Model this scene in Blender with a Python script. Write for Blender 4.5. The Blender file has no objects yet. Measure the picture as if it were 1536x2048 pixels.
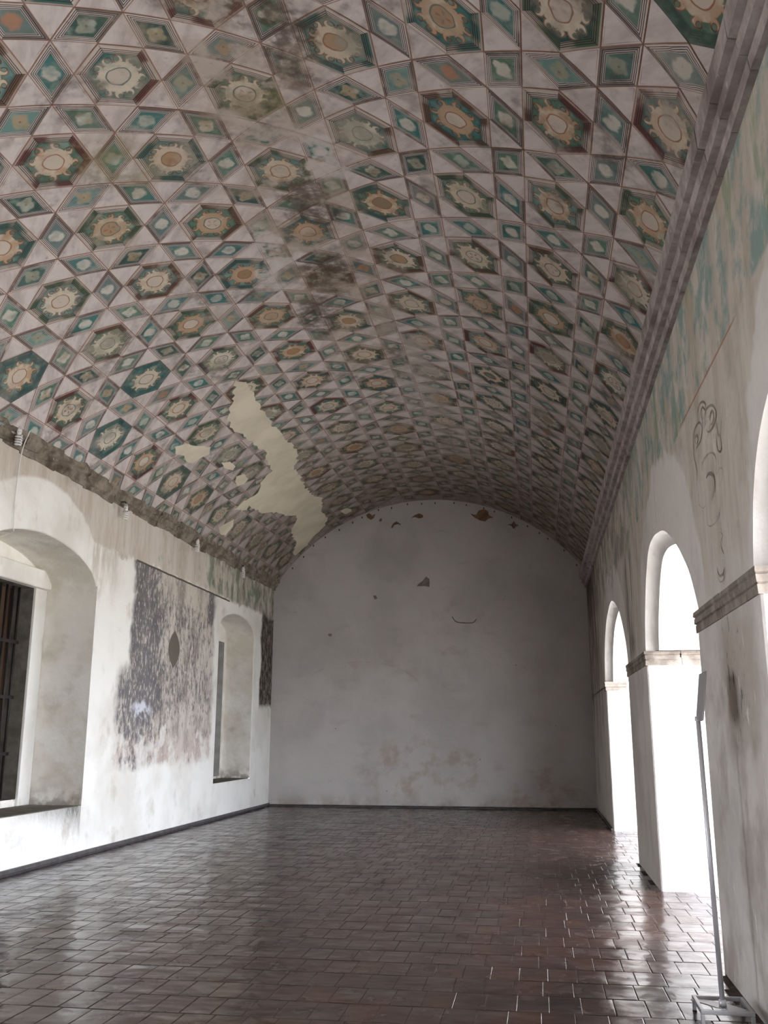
import bpy, bmesh, math, random
from mathutils import Vector, Matrix
random.seed(7)
scn = bpy.context.scene
COL = scn.collection

# ------------------------------------------------------------------ camera
YAW, PITCH, ROLL, FPX, CAMH = 0.16046, 0.23527, 0.00099, 1850.0, 1.5
fw = Vector((-math.sin(YAW) * math.cos(PITCH), math.cos(YAW) * math.cos(PITCH), math.sin(PITCH)))
rt = Vector((math.cos(YAW), math.sin(YAW), 0)); up = rt.cross(fw)
r2 = math.cos(ROLL) * rt + math.sin(ROLL) * up; u2 = -math.sin(ROLL) * rt + math.cos(ROLL) * up
cam = bpy.data.cameras.new('camera'); camo = bpy.data.objects.new('camera', cam); COL.objects.link(camo)
cam.sensor_fit = 'VERTICAL'; cam.sensor_height = 36.0; cam.lens = 36.0 * FPX / 2048.0
cam.clip_start = 0.05; cam.clip_end = 300
M3 = Matrix((r2, u2, -fw)).transposed().to_4x4(); M3.translation = (0, 0, CAMH); camo.matrix_world = M3
scn.camera = camo

# ------------------------------------------------------------------ light: overcast sky through the arcade
w = bpy.data.worlds.new('overcast_sky'); scn.world = w; w.use_nodes = True
bg = w.node_tree.nodes['Background']
bg.inputs['Color'].default_value = (0.90, 0.955, 1.07, 1); bg.inputs['Strength'].default_value = 9.0
sun = bpy.data.lights.new('sun', 'SUN'); sun.energy = 15.0; sun.angle = math.radians(6); sun.color = (1.0, .99, .97)
suno = bpy.data.objects.new('sun', sun); COL.objects.link(suno)     # stands along the arcade: lights the court, not the hall
suno.rotation_euler = Vector((-.10, .62, -.78)).to_track_quat('-Z', 'Y').to_euler()
scn.view_settings.view_transform = 'Standard'; scn.view_settings.look = 'None'
scn.view_settings.gamma = 1.0; scn.view_settings.use_curve_mapping = False
scn.view_settings.exposure = 0.72
scn.cycles.use_denoising = True
scn.cycles.max_bounces = 6; scn.cycles.diffuse_bounces = 5; scn.cycles.glossy_bounces = 3
scn.cycles.use_adaptive_sampling = True; scn.cycles.adaptive_threshold = 0.12; scn.cycles.adaptive_min_samples = 20
scn.cycles.sample_clamp_indirect = 8.0

# ------------------------------------------------------------------ room dimensions
XL, XR, YB, YF, TW = -5.736, 1.139, 20.0, -10.0, 1.0      # walls, back, rear end, thickness of the arcade wall
VX, VZ, VR = -2.2265, 2.3977, 4.1993                       # axis and radius of the vault
ARCHES = [(-7.8, -4.2), (-2.25, 1.30), (1.42, 4.90), (6.81, 9.98), (12.06, 15.86)]  # first arch is unseen behind the camera, added for more light

def portal(y0, y1):
    l = bpy.data.lights.new('sky_portal', 'AREA'); l.shape = 'RECTANGLE'; l.size = 3.6; l.size_y = y1 - y0 + .2
    l.cycles.is_portal = True
    o = bpy.data.objects.new('sky_portal', l); COL.objects.link(o)
    o.location = (XR + TW + .02, (y0 + y1) / 2, 1.78)
    # local x -> world z, local y -> world y, -z -> -x
    o.matrix_world = Matrix(((0, 0, 1, XR + TW + .02), (0, 1, 0, (y0 + y1) / 2), (-1, 0, 0, 1.78), (0, 0, 0, 1)))
for a in ARCHES: portal(*a)
l = bpy.data.lights.new('sky_portal', 'AREA'); l.shape = 'RECTANGLE'; l.size = 2.8; l.size_y = 2.3; l.cycles.is_portal = True
o = bpy.data.objects.new('sky_portal', l); COL.objects.link(o)
o.matrix_world = Matrix(((0, 0, -1, XL - 1.12), (0, 1, 0, 2.42), (1, 0, 0, 2.03), (0, 0, 0, 1)))

# ------------------------------------------------------------------ small helpers
def srgb(r, g, b):
    f = lambda c: (c / 255 / 12.92) if c / 255 <= .04045 else ((c / 255 + .055) / 1.055) ** 2.4
    return (f(r), f(g), f(b), 1.0)

def mk(name, bm, mat=None, parent=None, smooth=False, kind=None):
    me = bpy.data.meshes.new(name); bm.to_mesh(me); bm.free()
    return mko(name, me, mat, parent, smooth, kind)

def mko(name, me, mat=None, parent=None, smooth=False, kind=None):
    if mat and not me.materials: me.materials.append(mat)
    if smooth:
        for p in me.polygons: p.use_smooth = True
    o = bpy.data.objects.new(name, me); COL.objects.link(o)
    if parent: o.parent = parent
    if kind: o['kind'] = kind
    return o

def tag(o, label, cat, group=None):
    o['label'] = label; o['category'] = cat
    if group: o['group'] = group
    return o

def empty(name, loc):
    o = bpy.data.objects.new(name, None); COL.objects.link(o); o.location = loc; o.empty_display_size = .1
    return o

def poly(bm, pts):
    return bm.faces.new([bm.verts.new(p) for p in pts])

def box(bm, x0, x1, y0, y1, z0, z1):
    v = [bm.verts.new((x, y, z)) for x in (x0, x1) for y in (y0, y1) for z in (z0, z1)]
    for f in ((0, 1, 3, 2), (4, 6, 7, 5), (0, 4, 5, 1), (2, 3, 7, 6), (0, 2, 6, 4), (1, 5, 7, 3)):
        bm.faces.new([v[i] for i in f])

def tube(bm, pts, r, n=8, cap=True):
    pts = [Vector(p) for p in pts]; rings = []
    for i, p in enumerate(pts):
        d = (pts[min(i + 1, len(pts) - 1)] - pts[max(i - 1, 0)]).normalized()
        a = d.cross(Vector((0, 0, 1)))
        if a.length < .05: a = d.cross(Vector((0, 1, 0)))
        a.normalize(); b = d.cross(a)
        rr = r[i] if isinstance(r, (list, tuple)) else r
        rings.append([bm.verts.new(p + rr * (math.cos(t) * a + math.sin(t) * b)) for t in [2 * math.pi * k / n for k in range(n)]])
    for A, B in zip(rings, rings[1:]):
        for k in range(n): bm.faces.new((A[k], A[(k + 1) % n], B[(k + 1) % n], B[k]))
    if cap:
        bm.faces.new(rings[0][::-1]); bm.faces.new(rings[-1])

def clean(bm, bevel=0, ang=35, seg=2):
    bmesh.ops.remove_doubles(bm, verts=bm.verts, dist=.0005)
    bmesh.ops.recalc_face_normals(bm, faces=bm.faces)
    if bevel:
        es = [e for e in bm.edges if len(e.link_faces) == 2 and e.calc_face_angle(0) > math.radians(ang)]
        bmesh.ops.bevel(bm, geom=es, offset=bevel, segments=seg, affect='EDGES', profile=.6, clamp_overlap=True)

def interp(pts, n):
    """Catmull-Rom through pts, n samples per span"""
    out = []; P = [Vector(p) for p in pts]
    for i in range(len(P) - 1):
        a, b, c, d = P[max(i - 1, 0)], P[i], P[i + 1], P[min(i + 2, len(P) - 1)]
        for k in range(n):
            t = k / n
            out.append(.5 * (2 * b + (c - a) * t + (2 * a - 5 * b + 4 * c - d) * t * t + (3 * b - a - 3 * c + d) * t ** 3))
    out.append(P[-1]); return out

# ------------------------------------------------------------------ node expression helper
class Ex:
    def __init__(s, T, k): s.T, s.k = T, k
    def _m(s, op, *a):
        n = s.T.nodes.new('ShaderNodeMath'); n.operation = op
        for i, q in enumerate((s,) + a):
            if isinstance(q, Ex): s.T.links.new(q.k, n.inputs[i])
            else: n.inputs[i].default_value = q
        return Ex(s.T, n.outputs[0])
    def __add__(s, o): return s._m('ADD', o)
    __radd__ = __add__
    def __sub__(s, o): return s._m('SUBTRACT', o)
    def __rsub__(s, o): return (s * -1) + o
    def __mul__(s, o): return s._m('MULTIPLY', o)
    __rmul__ = __mul__
    def __truediv__(s, o): return s._m('DIVIDE', o)
    def abs(s): return s._m('ABSOLUTE')
    def floor(s): return s._m('FLOOR')
    def fract(s): return s._m('FRACT')
    def sqrt(s): return s._m('SQRT')
    def cos(s): return s._m('COSINE')
    def sin(s): return s._m('SINE')
    def atan2(s, o): return s._m('ARCTAN2', o)
    def min(s, o): return s._m('MINIMUM', o)
    def max(s, o): return s._m('MAXIMUM', o)
    def pow(s, o): return s._m('POWER', o)
    def gt(s, o): return s._m('GREATER_THAN', o)
    def lt(s, o): return s._m('LESS_THAN', o)
    def sat(s): return s.max(0.0).min(1.0)
    def ss(s, a, b):
        """smoothstep rising from a to b (a > b falls)"""
        n = s.T.nodes.new('ShaderNodeMapRange'); n.interpolation_type = 'SMOOTHSTEP'; n.clamp = True
        s.T.links.new(s.k, n.inputs['Value'])
        if a <= b: n.inputs['From Min'].default_value, n.inputs['From Max'].default_value = a, b
        else:
            n.inputs['From Min'].default_value, n.inputs['From Max'].default_value = b, a
            n.inputs['To Min'].default_value, n.inputs['To Max'].default_value = 1, 0
        return Ex(s.T, n.outputs['Result'])
    def band(s, a, b, soft): return s.ss(a - soft, a + soft) * s.ss(b + soft, b - soft)

class Mat:
    def __init__(s, name, rough=.9, spec=.3, metallic=0.0):
        s.m = bpy.data.materials.new(name); s.m.use_nodes = True; s.T = s.m.node_tree
        s.b = s.T.nodes['Principled BSDF']; s.b.inputs['Roughness'].default_value = rough
        s.memo = {}
        s.b.inputs['Specular IOR Level'].default_value = spec; s.b.inputs['Metallic'].default_value = metallic
    def n(s, t): return s.T.nodes.new(t)
    def pos(s):
        if 'pos' not in s.memo: s.memo['pos'] = s._pos()
        return s.memo['pos']
    def _pos(s):
        g = s.n('ShaderNodeNewGeometry'); q = s.n('ShaderNodeSeparateXYZ'); s.T.links.new(g.outputs['Position'], q.inputs[0])
        return [Ex(s.T, q.outputs[i]) for i in range(3)]
    def uv(s, name):
        g = s.n('ShaderNodeUVMap'); g.uv_map = name; q = s.n('ShaderNodeSeparateXYZ'); s.T.links.new(g.outputs[0], q.inputs[0])
        return [Ex(s.T, q.outputs[i]) for i in range(2)]
    def vec(s, *a):
        c = s.n('ShaderNodeCombineXYZ')
        for i, q in enumerate(a):
            if isinstance(q, Ex): s.T.links.new(q.k, c.inputs[i])
            else: c.inputs[i].default_value = q
        return c.outputs[0]
    def noise(s, v, scale=1.0, detail=3.0, rough=.55, color=False):
        key = (v.as_pointer(), scale, detail)
        if key not in s.memo: s.memo[key] = s._noise(v, scale, detail, rough)
        return s.memo[key]
    def _noise(s, v, scale=1.0, detail=3.0, rough=.55, color=False):
        t = s.n('ShaderNodeTexNoise'); t.inputs['Scale'].default_value = scale; t.inputs['Detail'].default_value = min(detail, 4.5)
        t.inputs['Roughness'].default_value = rough; s.T.links.new(v, t.inputs['Vector'])
        return t.outputs['Color'] if color else Ex(s.T, t.outputs['Fac'])
    def white(s, v):
        t = s.n('ShaderNodeTexWhiteNoise'); t.noise_dimensions = '3D'; s.T.links.new(v, t.inputs['Vector']); return Ex(s.T, t.outputs['Value'])
    def voro(s, v, scale, feature='F1'):
        t = s.n('ShaderNodeTexVoronoi'); t.feature = feature; t.inputs['Scale'].default_value = scale; s.T.links.new(v, t.inputs['Vector'])
        return Ex(s.T, t.outputs['Distance'])
    def rgb(s, c):
        t = s.n('ShaderNodeRGB'); t.outputs[0].default_value = c; return t.outputs[0]
    def mix(s, a, b, f, mode='MIX'):
        t = s.n('ShaderNodeMix'); t.data_type = 'RGBA'; t.blend_type = mode; t.clamp_factor = True
        for q, i in ((a, 6), (b, 7)):
            if isinstance(q, tuple): t.inputs[i].default_value = q
            else: s.T.links.new(q, t.inputs[i])
        if isinstance(f, Ex): s.T.links.new(f.k, t.inputs[0])
        else: t.inputs[0].default_value = f
        return t.outputs[2]
    def base(s, c):
        if isinstance(c, tuple): s.b.inputs['Base Color'].default_value = c
        else: s.T.links.new(c, s.b.inputs['Base Color'])
        return s.m
    def rough(s, e): s.T.links.new(e.k, s.b.inputs['Roughness'])
    def bump(s, e, strength=.3, dist=.02):
        t = s.n('ShaderNodeBump'); t.inputs['Strength'].default_value = strength; t.inputs['Distance'].default_value = dist
        s.T.links.new(e.k, t.inputs['Height']); s.T.links.new(t.outputs[0], s.b.inputs['Normal'])
    def info(s):
        t = s.n('ShaderNodeObjectInfo')
        return t.outputs['Color'], Ex(s.T, t.outputs['Alpha']), Ex(s.T, t.outputs['Object Index']), Ex(s.T, t.outputs['Random'])

def plain(name, c, rough=.8, spec=.3, metallic=0., var=.0, scale=6):
    m = Mat(name, rough, spec, metallic)
    if not var: return m.base(c)
    x, y, z = m.pos(); f = m.noise(m.vec(x, y, z), scale, 5)
    d = tuple(q * (1 - var) for q in c[:3]) + (1,)
    m.bump(f, .25, .01)
    return m.base(m.mix(c, d, f.ss(.35, .65)))

# ================================================================== MATERIALS
def vault_coords(m):
    if 'vc' not in m.memo:
        x, y, z = m.pos(); m.memo['vc'] = (y, (x - VX).atan2(z - VZ) * VR, m.vec(x, y, z))
    return m.memo['vc']

def wear(m, col):
    """damp stains, soot and lime bloom on the old paint, placed where they sit on the vault (y along, s around)"""
    y, s, p = vault_coords(m)
    big = m.noise(p, .9, 5, .6); mid = m.noise(p, 2.6, 5, .65); fine = m.noise(p, 11, 4, .6)
    # lime bloom and damp along the crown crack
    wob = (m.noise(m.vec(y, 0, 0), .8, 2) - .5) * 1.2
    cr = (s - .12 - wob + (y - 8) * -.03).abs()
    crown = cr.ss(1.0, .15) * y.ss(13.5, 10.5)
    col = m.mix(col, srgb(150, 132, 112), (crown * mid.ss(.38, .62) * .62))
    col = m.mix(col, srgb(92, 76, 60), (crown * big.ss(.52, .68) * fine.ss(.3, .6) * .8))
    col = m.mix(col, srgb(186, 176, 170), (cr.ss(.45, .1) * y.band(4.5, 9.5, 1.0) * mid.ss(.48, .6) * .65))
    def blot(cy, cs, ry, rs): return (((y + (big - .5) * 1.2 - cy) / ry)._m('POWER', 2.0) + ((s + (mid - .5) * .8 - cs) / rs)._m('POWER', 2.0)).ss(1.1, .25)
    dk = blot(7.95, .2, .5, .4).max(blot(9.4, .05, .7, .35)).max(blot(10.4, -.3, .6, .3)).max(blot(5.6, .55, .6, .25))
    col = m.mix(col, srgb(74, 60, 48), dk * fine.ss(.25, .6) * .75)
    col = m.mix(col, srgb(124, 112, 74), blot(6.75, -1.25, .5, .4).max(blot(6.3, .15, .35, .3)) * mid.ss(.35, .6) * .6)
    wt = blot(8.7, -.4, .55, .2).max(blot(9.3, -.6, .5, .18)).max(blot(7.2, .5, .5, .2))
    col = m.mix(col, srgb(196, 188, 184), wt * fine.ss(.3, .55) * .75)
    # second pale smear, far right of the crown
    sm = (s - .85 - (m.noise(m.vec(y, 3, 0), .9, 2) - .5) * 1.0).abs().ss(.55, .1) * y.band(10.5, 16.0, 1.2)
    col = m.mix(col, srgb(172, 162, 156), sm * mid.ss(.4, .58) * .7)
    # browner and darker towards the far end
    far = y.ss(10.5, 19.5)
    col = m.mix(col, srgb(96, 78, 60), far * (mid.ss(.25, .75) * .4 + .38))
    # dark smudges and faded paint everywhere
    gr = m.noise(m.vec(y + 7.0, s, 1.0), 1.5, 6, .7)
    col = m.mix(col, srgb(74, 66, 60), gr.ss(.52, .7) * fine.ss(.3, .62) * .55)
    col = m.mix(col, srgb(70, 60, 52), big.ss(.6, .75) * fine.ss(.35, .65) * .55)
    col = m.mix(col, srgb(176, 162, 152), mid.ss(.5, .72) * .42)
    col = m.mix(col, srgb(70, 62, 56), fine.ss(.62, .76) * .35)
    return col

def mat_shell():
    m = Mat('painted_vault_plaster', .88, .25)
    b1, b2 = m.uv('tri'); e = b1.min(b2).min(1.0 - b1 - b2)
    y, s, p = vault_coords(m)
    wob = (m.noise(p, 5, 3) - .5) * .03
    streak = m.noise(m.vec(y * 2.0 + s * 2.2, s * 1.2, 0), 2.2, 5, .6)
    c = m.mix(srgb(202, 192, 189), srgb(176, 165, 162), streak.ss(.42, .7))
    c = m.mix(c, srgb(150, 138, 132), m.noise(p, 3.2, 4).ss(.56, .72) * .7)
    ew = e + wob
    c = m.mix(c, srgb(88, 70, 62), (ew - .06).abs().ss(.012, .004) * m.noise(p, 2.2, 2).ss(.55, .66) * .5)
    c = m.mix(c, srgb(134, 90, 66), e.ss(.026, .010) * .8)
    return m.base(wear(m, c))

def frame_lines(m, d, col, pos, wd, amt):
    for q in pos: col = m.mix(col, srgb(44, 36, 36), (d - q).abs().ss(wd, wd * .35) * amt)
    return col

TEALS = [srgb(64, 112, 110), srgb(92, 120, 102), srgb(60, 84, 79), srgb(108, 136, 132)]
def ground_pick(m, f, p):
    c = m.mix(TEALS[0], TEALS[1], f.ss(.2, .45)); c = m.mix(c, TEALS[2], f.ss(.5, .72)); c = m.mix(c, TEALS[3], f.ss(.78, .95))
    c = m.mix(c, srgb(40, 62, 60), m.noise(p, 4.5, 4).ss(.52, .72) * .6)
    return m.mix(c, srgb(138, 158, 148), m.noise(p, 6, 4).ss(.5, .7) * .65)

def mat_hex():
    m = Mat('painted_hexagon_coffer', .88, .25)
    px, py = m.uv('loc'); fc, ga, idx, rnd = m.info()
    y, s, p = vault_coords(m)
    k = .8660254
    d = (py.abs() / k).max((px * k + py * .5).abs() / k).max((px * k - py * .5).abs() / k)
    nf = m.noise(p, 9, 3); dw = d + (nf - .5) * .018
    t6a = py.atan2(px)
    w1 = m.noise(p, 5.5, 2) - .5; w2 = m.noise(m.vec(s + 31.0, y, 4.0), 5.5, 2) - .5
    qx = px + w1 * .2; qy = py + w2 * .2
    r = (qx * qx + qy * qy).sqrt(); th = qy.atan2(qx)
    t6 = t6a / (math.pi / 3) + 6.0; side = t6.floor(); along = t6.fract()
    h1 = m.white(m.vec(side, idx, 1.7)); h2 = m.white(m.vec(idx, 3.3, .4)); h3 = m.white(m.vec(idx, 8.1, 2.2))
    # frame: light mouldings with dark lines, each side part washed with the frame colour
    wash = (along + (h1 - .5) * 1.3 + (m.noise(p, 6, 3) - .5) * .7).ss(.42, .72)
    light = m.mix(srgb(198, 186, 178), srgb(150, 138, 126), (h1 * 1.1).sat())
    fr = m.mix(light, fc, wash * .82 + .05)
    fr = m.mix(fr, srgb(40, 34, 34), (along - .5).abs().ss(.485, .5) * .7)
    fr = frame_lines(m, dw, fr, (.765, .815, .87), .017, .9)
    fr = m.mix(fr, srgb(178, 164, 156), dw.ss(.935, .95) * .7)
    fr = m.mix(fr, srgb(130, 86, 64), d.ss(.978, .992) * .8)
    # painted ground and scroll medallion
    g = ground_pick(m, ga, p)
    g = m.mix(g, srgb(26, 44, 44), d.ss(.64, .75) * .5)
    nn = (h2 * 2.99).floor() * 2.0 + 8.0
    sw = th + (nf - .5) * .12 + h3 * 6.0
    pt = sw * nn / (2 * math.pi) + 40.0; a = pt.fract() - .5; sg = (pt.floor() * .5).fract() * 4.0 - 1.0
    q1 = a * (2 * math.pi * .5) / nn; q2 = r - .505
    rho = (q1 * q1 + q2 * q2).sqrt()
    disc = (r + (nf - .5) * .05).ss(.465, .44).max(rho.ss(.128, .11))
    cream = m.mix(srgb(192, 178, 158), srgb(160, 118, 84), (m.noise(p, 10, 3) + h3 * .3 - .17 + idx.gt(1000.0) * idx.lt(2000.0) * .3).ss(.45, .66) * (.25 + r * .9))
    cream = m.mix(cream, srgb(206, 200, 186), h2.ss(.55, .8) * .6)
    c = m.mix(g, cream, disc * (m.noise(p, 5, 4).ss(.22, .42) * .35 + .65))
    q1s = q1 * sg; hole = ((q1s + .04) * (q1s + .04) + (q2 - .035) * (q2 - .035)).sqrt()
    c = m.mix(c, g, hole.ss(.06, .035) * .9)
    c = m.mix(c, srgb(110, 76, 54), (rho - .108).abs().ss(.022, .006) * r.ss(.42, .47) * .85)
    c = m.mix(c, srgb(60, 52, 46), (hole - .058).abs().ss(.02, .006) * .7)
    # centre oval
    och = idx.gt(1000.0) * idx.lt(2000.0); cen = m.mix(srgb(190, 178, 166), srgb(160, 126, 92), (och * h2.ss(.35, .5) * .85).max(h3.ss(.93, .96)))
    cen = m.mix(cen, srgb(96, 112, 104), h2.ss(.12, .02))
    cen = m.mix(cen, srgb(150, 104, 84), ((sw * 4.0).cos() * .5 + .5).ss(.7, .95) * r.band(.05, .17, .02) * h3.ss(.3, .1))
    c = m.mix(c, cen, r.ss(.26, .24))
    c = m.mix(c, m.mix(srgb(84, 104, 102), srgb(140, 92, 70), h3.ss(.4, .5)), (r - .26).abs().ss(.026, .008) * .9)
    # some ornaments rubbed away
    c = m.mix(c, m.mix(g, srgb(158, 142, 124), .6), (m.noise(p, 3, 4) + h2 * .25).ss(.66, .82) * .7)
    # a few coffers (no mouldings, ground runs to the edge) along the left springing
    plainf = idx.gt(5000.0)
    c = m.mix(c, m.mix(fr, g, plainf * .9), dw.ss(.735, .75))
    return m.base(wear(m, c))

def mat_rhomb():
    m = Mat('painted_rhombus_coffer', .88, .25)
    a, b = m.uv('loc'); fc, ga, idx, rnd = m.info()
    y, s, p = vault_coords(m)
    nf = m.noise(p, 10, 3)
    # vertices carry a,b in [0,1]; distance to the nearest of the four sides
    da, db = (.5 - (a - .5).abs()), (.5 - (b - .5).abs())
    d0 = da.min(db); d = d0 + (nf - .5) * .018
    x = (a - .5) - (b - .5) * .5; yy = (b - .5) * .866
    r = (x * x + yy * yy).sqrt(); th = yy.atan2(x)
    sid = da.lt(db) * 2.0 + (a - .5).gt(0.0) * da.lt(db) + (b - .5).gt(0.0) * db.lt(da) + idx * 7.0
    h = m.white(m.vec(sid, idx, .3)); h2 = m.white(m.vec(idx, 5.5, 1.1)); h3 = m.white(m.vec(idx, 2.5, 7.1))
    fr = m.mix(srgb(194, 183, 177), srgb(84, 76, 74), (h + (m.noise(p, 5, 3) - .5) * .9).ss(.5, .75) * .8 * d0.ss(.16, .05).max(.3))
    fr = frame_lines(m, d, fr, (.062, .108, .155), .0145, .95)
    fr = m.mix(fr, srgb(134, 90, 66), d0.ss(.022, .008) * .8)
    g = ground_pick(m, h3, p)
    g = m.mix(g, srgb(120, 124, 122), h2.ss(.7, .85) * .6)
    blob = m.mix(srgb(196, 190, 180), srgb(164, 146, 120), (h3 + m.noise(p, 8, 3) - .5).ss(.5, .8)); blob = m.mix(blob, srgb(136, 150, 140), h2.band(.3, .5, .05) * .6)
    blob = m.mix(blob, srgb(160, 98, 58), h2.ss(.94, .96) * .8)
    edge = .2 + ((th * 4.0 + h2 * 3).cos() * .03 * h3.ss(.2, .5)) + (m.noise(p, 14, 3) - .5) * .2 + (nf - .5) * .1
    c = m.mix(g, blob, (r - edge).ss(.04, -.04) * (m.noise(p, 6, 3).ss(.3, .55) * .5 + .4))
    c = m.mix(c, srgb(120, 90, 70), r.ss(.04, .02) * h3.gt(.6) * .7)
    c = m.mix(fr, c, d.ss(.17, .19))
    return m.base(wear(m, c))

def mat_patch():
    m = Mat('cream_repair_plaster', .95, .15); x, y, z = m.pos(); p = m.vec(x, y, z)
    f = m.noise(p, 1.6, 5); m.bump(m.noise(p, 14, 4), .15, .01)
    return m.base(m.mix(srgb(214, 204, 184), srgb(196, 186, 166), f.ss(.35, .7)))

def plaster_bump(m, p, s=.5):
    m.bump(m.noise(p, 1.7, 1) * 1.5 + m.noise(p, 8, 3, .6) * .6, s, .035)

def mat_wall_left():
    m = Mat('limewashed_window_wall', .93, .2); x, y0, z0 = m.pos(); p = m.vec(x, y0, z0)
    dn = m.noise(p, 1.4, 4) - .5; d2 = m.noise(m.vec(y0, z0, 4.0), 3.5, 4) - .5
    y = y0 + dn * .35 + d2 * .18; z = z0 + d2 * .3 + dn * .2
    streak = m.noise(m.vec(y0 * 4.5, z0 * .9, x), 1.0, 4.5, .68)
    c = m.mix(srgb(230, 228, 222), srgb(212, 208, 200), m.noise(p, 1.1, 5).ss(.4, .7))
    c = m.mix(c, srgb(178, 168, 152), (m.noise(p, 2.3, 5) + streak * .5).ss(.82, 1.05) * .55)
    # grime rising above the floor line at the near end
    c = m.mix(c, srgb(176, 174, 170), m.noise(p, 6, 5).ss(.5, .68) * z0.ss(.8, .1) * y0.ss(11.2, 9.0) * .6)
    # old exposed plaster above the window line
    old = m.mix(srgb(200, 191, 181), srgb(178, 166, 152), streak.ss(.35, .66))
    old = m.mix(old, srgb(142, 128, 114), m.noise(p, 2.0, 5).ss(.54, .74) * .6)
    old = m.mix(old, srgb(160, 112, 82), m.noise(m.vec(y0 * 5, z0 * 1.1, 9.), 1.0, 4).ss(.66, .74) * .5)
    old = m.mix(old, srgb(128, 148, 134), m.noise(m.vec(y0 * 3, z0 * 2, 5.), 1.0, 4).ss(.62, .72) * .55)
    fresh = ((y - 10.05) / 1.72)._m('POWER', 2.0) + ((z0 + d2 * .12 - 3.0) / 1.45)._m('POWER', 2.0)
    upper = z.ss(3.95, 4.02) * (1.0 - fresh.ss(1.06, .98))
    lowold = z.ss(3.1, 3.9) * y.band(11.2, 12.1, .2) * .7
    c = m.mix(c, old, (upper * .95).max(lowold * streak.ss(.4, .6)))
    # grey-black mural remnant between the windows
    rs = m.noise(m.vec(y0 * 12.0, z0 * 5.0, 1.0), 1.0, 4.5, .75)
    tone = y.band(12.35, 13.7, .35) * .15 + y.band(13.6, 16.1, .4) * .02 + z0.ss(1.2, 2.2) * .08 + (m.noise(p, 1.3, 3) - .5) * .3 - z0.ss(3.3, 3.95) * y0.ss(13.4, 14.2) * .1
    tone = tone + (y.band(15.8, 16.3, .1) * z.ss(3.3, 3.6)) * .3
    bed = m.mix(srgb(196, 188, 178), srgb(150, 140, 132), m.noise(m.vec(y0 * 3, z0 * 1.2, 2.), 1.0, 5).ss(.4, .65))
    bed = m.mix(bed, srgb(200, 182, 172), z0.ss(1.7, 1.2) * .5)
    mur = m.mix(bed, srgb(94, 92, 97), (rs + tone).ss(.54, .74) * .88)
    mur = m.mix(mur, srgb(206, 200, 192), m.noise(m.vec(y0 * 22, z0 * 9, 7.), 1.0, 4).ss(.58, .66) * .75)
    mm = y.band(12.3, 16.15, .12) * z0.ss(3.985, 3.97) * z.ss(.98, 1.12)
    mm = mm * (1.0 - y.ss(12.7, 12.55) * z.ss(2.25, 2.5))
    fade = (m.noise(p, 2.6, 4) + z0.ss(2.4, 1.0) * .22).ss(.66, .78) * .65
    c = m.mix(c, mur, mm * (1.0 - fade))
    c = m.mix(c, srgb(214, 216, 226), (((y - 13.15) / .42)._m('POWER', 2.0) + ((z - 1.84) / .13)._m('POWER', 2.0)).ss(1.2, .1) * m.noise(p, 7, 4).ss(.35, .55) * .8)
    lens = ((y0 - 14.28) / .25).abs() + ((z0 - 2.82) / .29)._m('POWER', 2.0) * .9
    c = m.mix(c, srgb(104, 96, 88), lens.ss(1.0, .93))
    # crack under the old painted frieze
    ln = (z0 - 3.975 + (y0 - 14.8) * .004 + (m.noise(m.vec(y0, 0, 0), 2.5, 2) - .5) * .03).abs()
    c = m.mix(c, srgb(82, 76, 72), ln.ss(.022, .008) * y0.band(12.66, 16.95, .04))
    # green painted frieze and dark strip in the far corner
    gr = y.ss(15.3, 15.9) * z0.ss(3.95, 4.05)
    c = m.mix(c, srgb(96, 116, 98), gr * m.noise(m.vec(y0 * 4, z0 * 2.2, 3.), 1.0, 5).ss(.42, .6) * .75)
    c = m.mix(c, srgb(92, 78, 64), gr * m.noise(m.vec(y0 * 6, z0 * 2.0, 8.), 1.0, 5).ss(.56, .66) * .7)
    st = y.band(19.1, 20.3, .06) * z.band(2.05, 4.0, .08)
    c = m.mix(c, m.mix(srgb(128, 118, 108), srgb(58, 54, 52), rs.ss(.4, .56)), st)
    plaster_bump(m, p, .55)
    return m.base(c)

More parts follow.
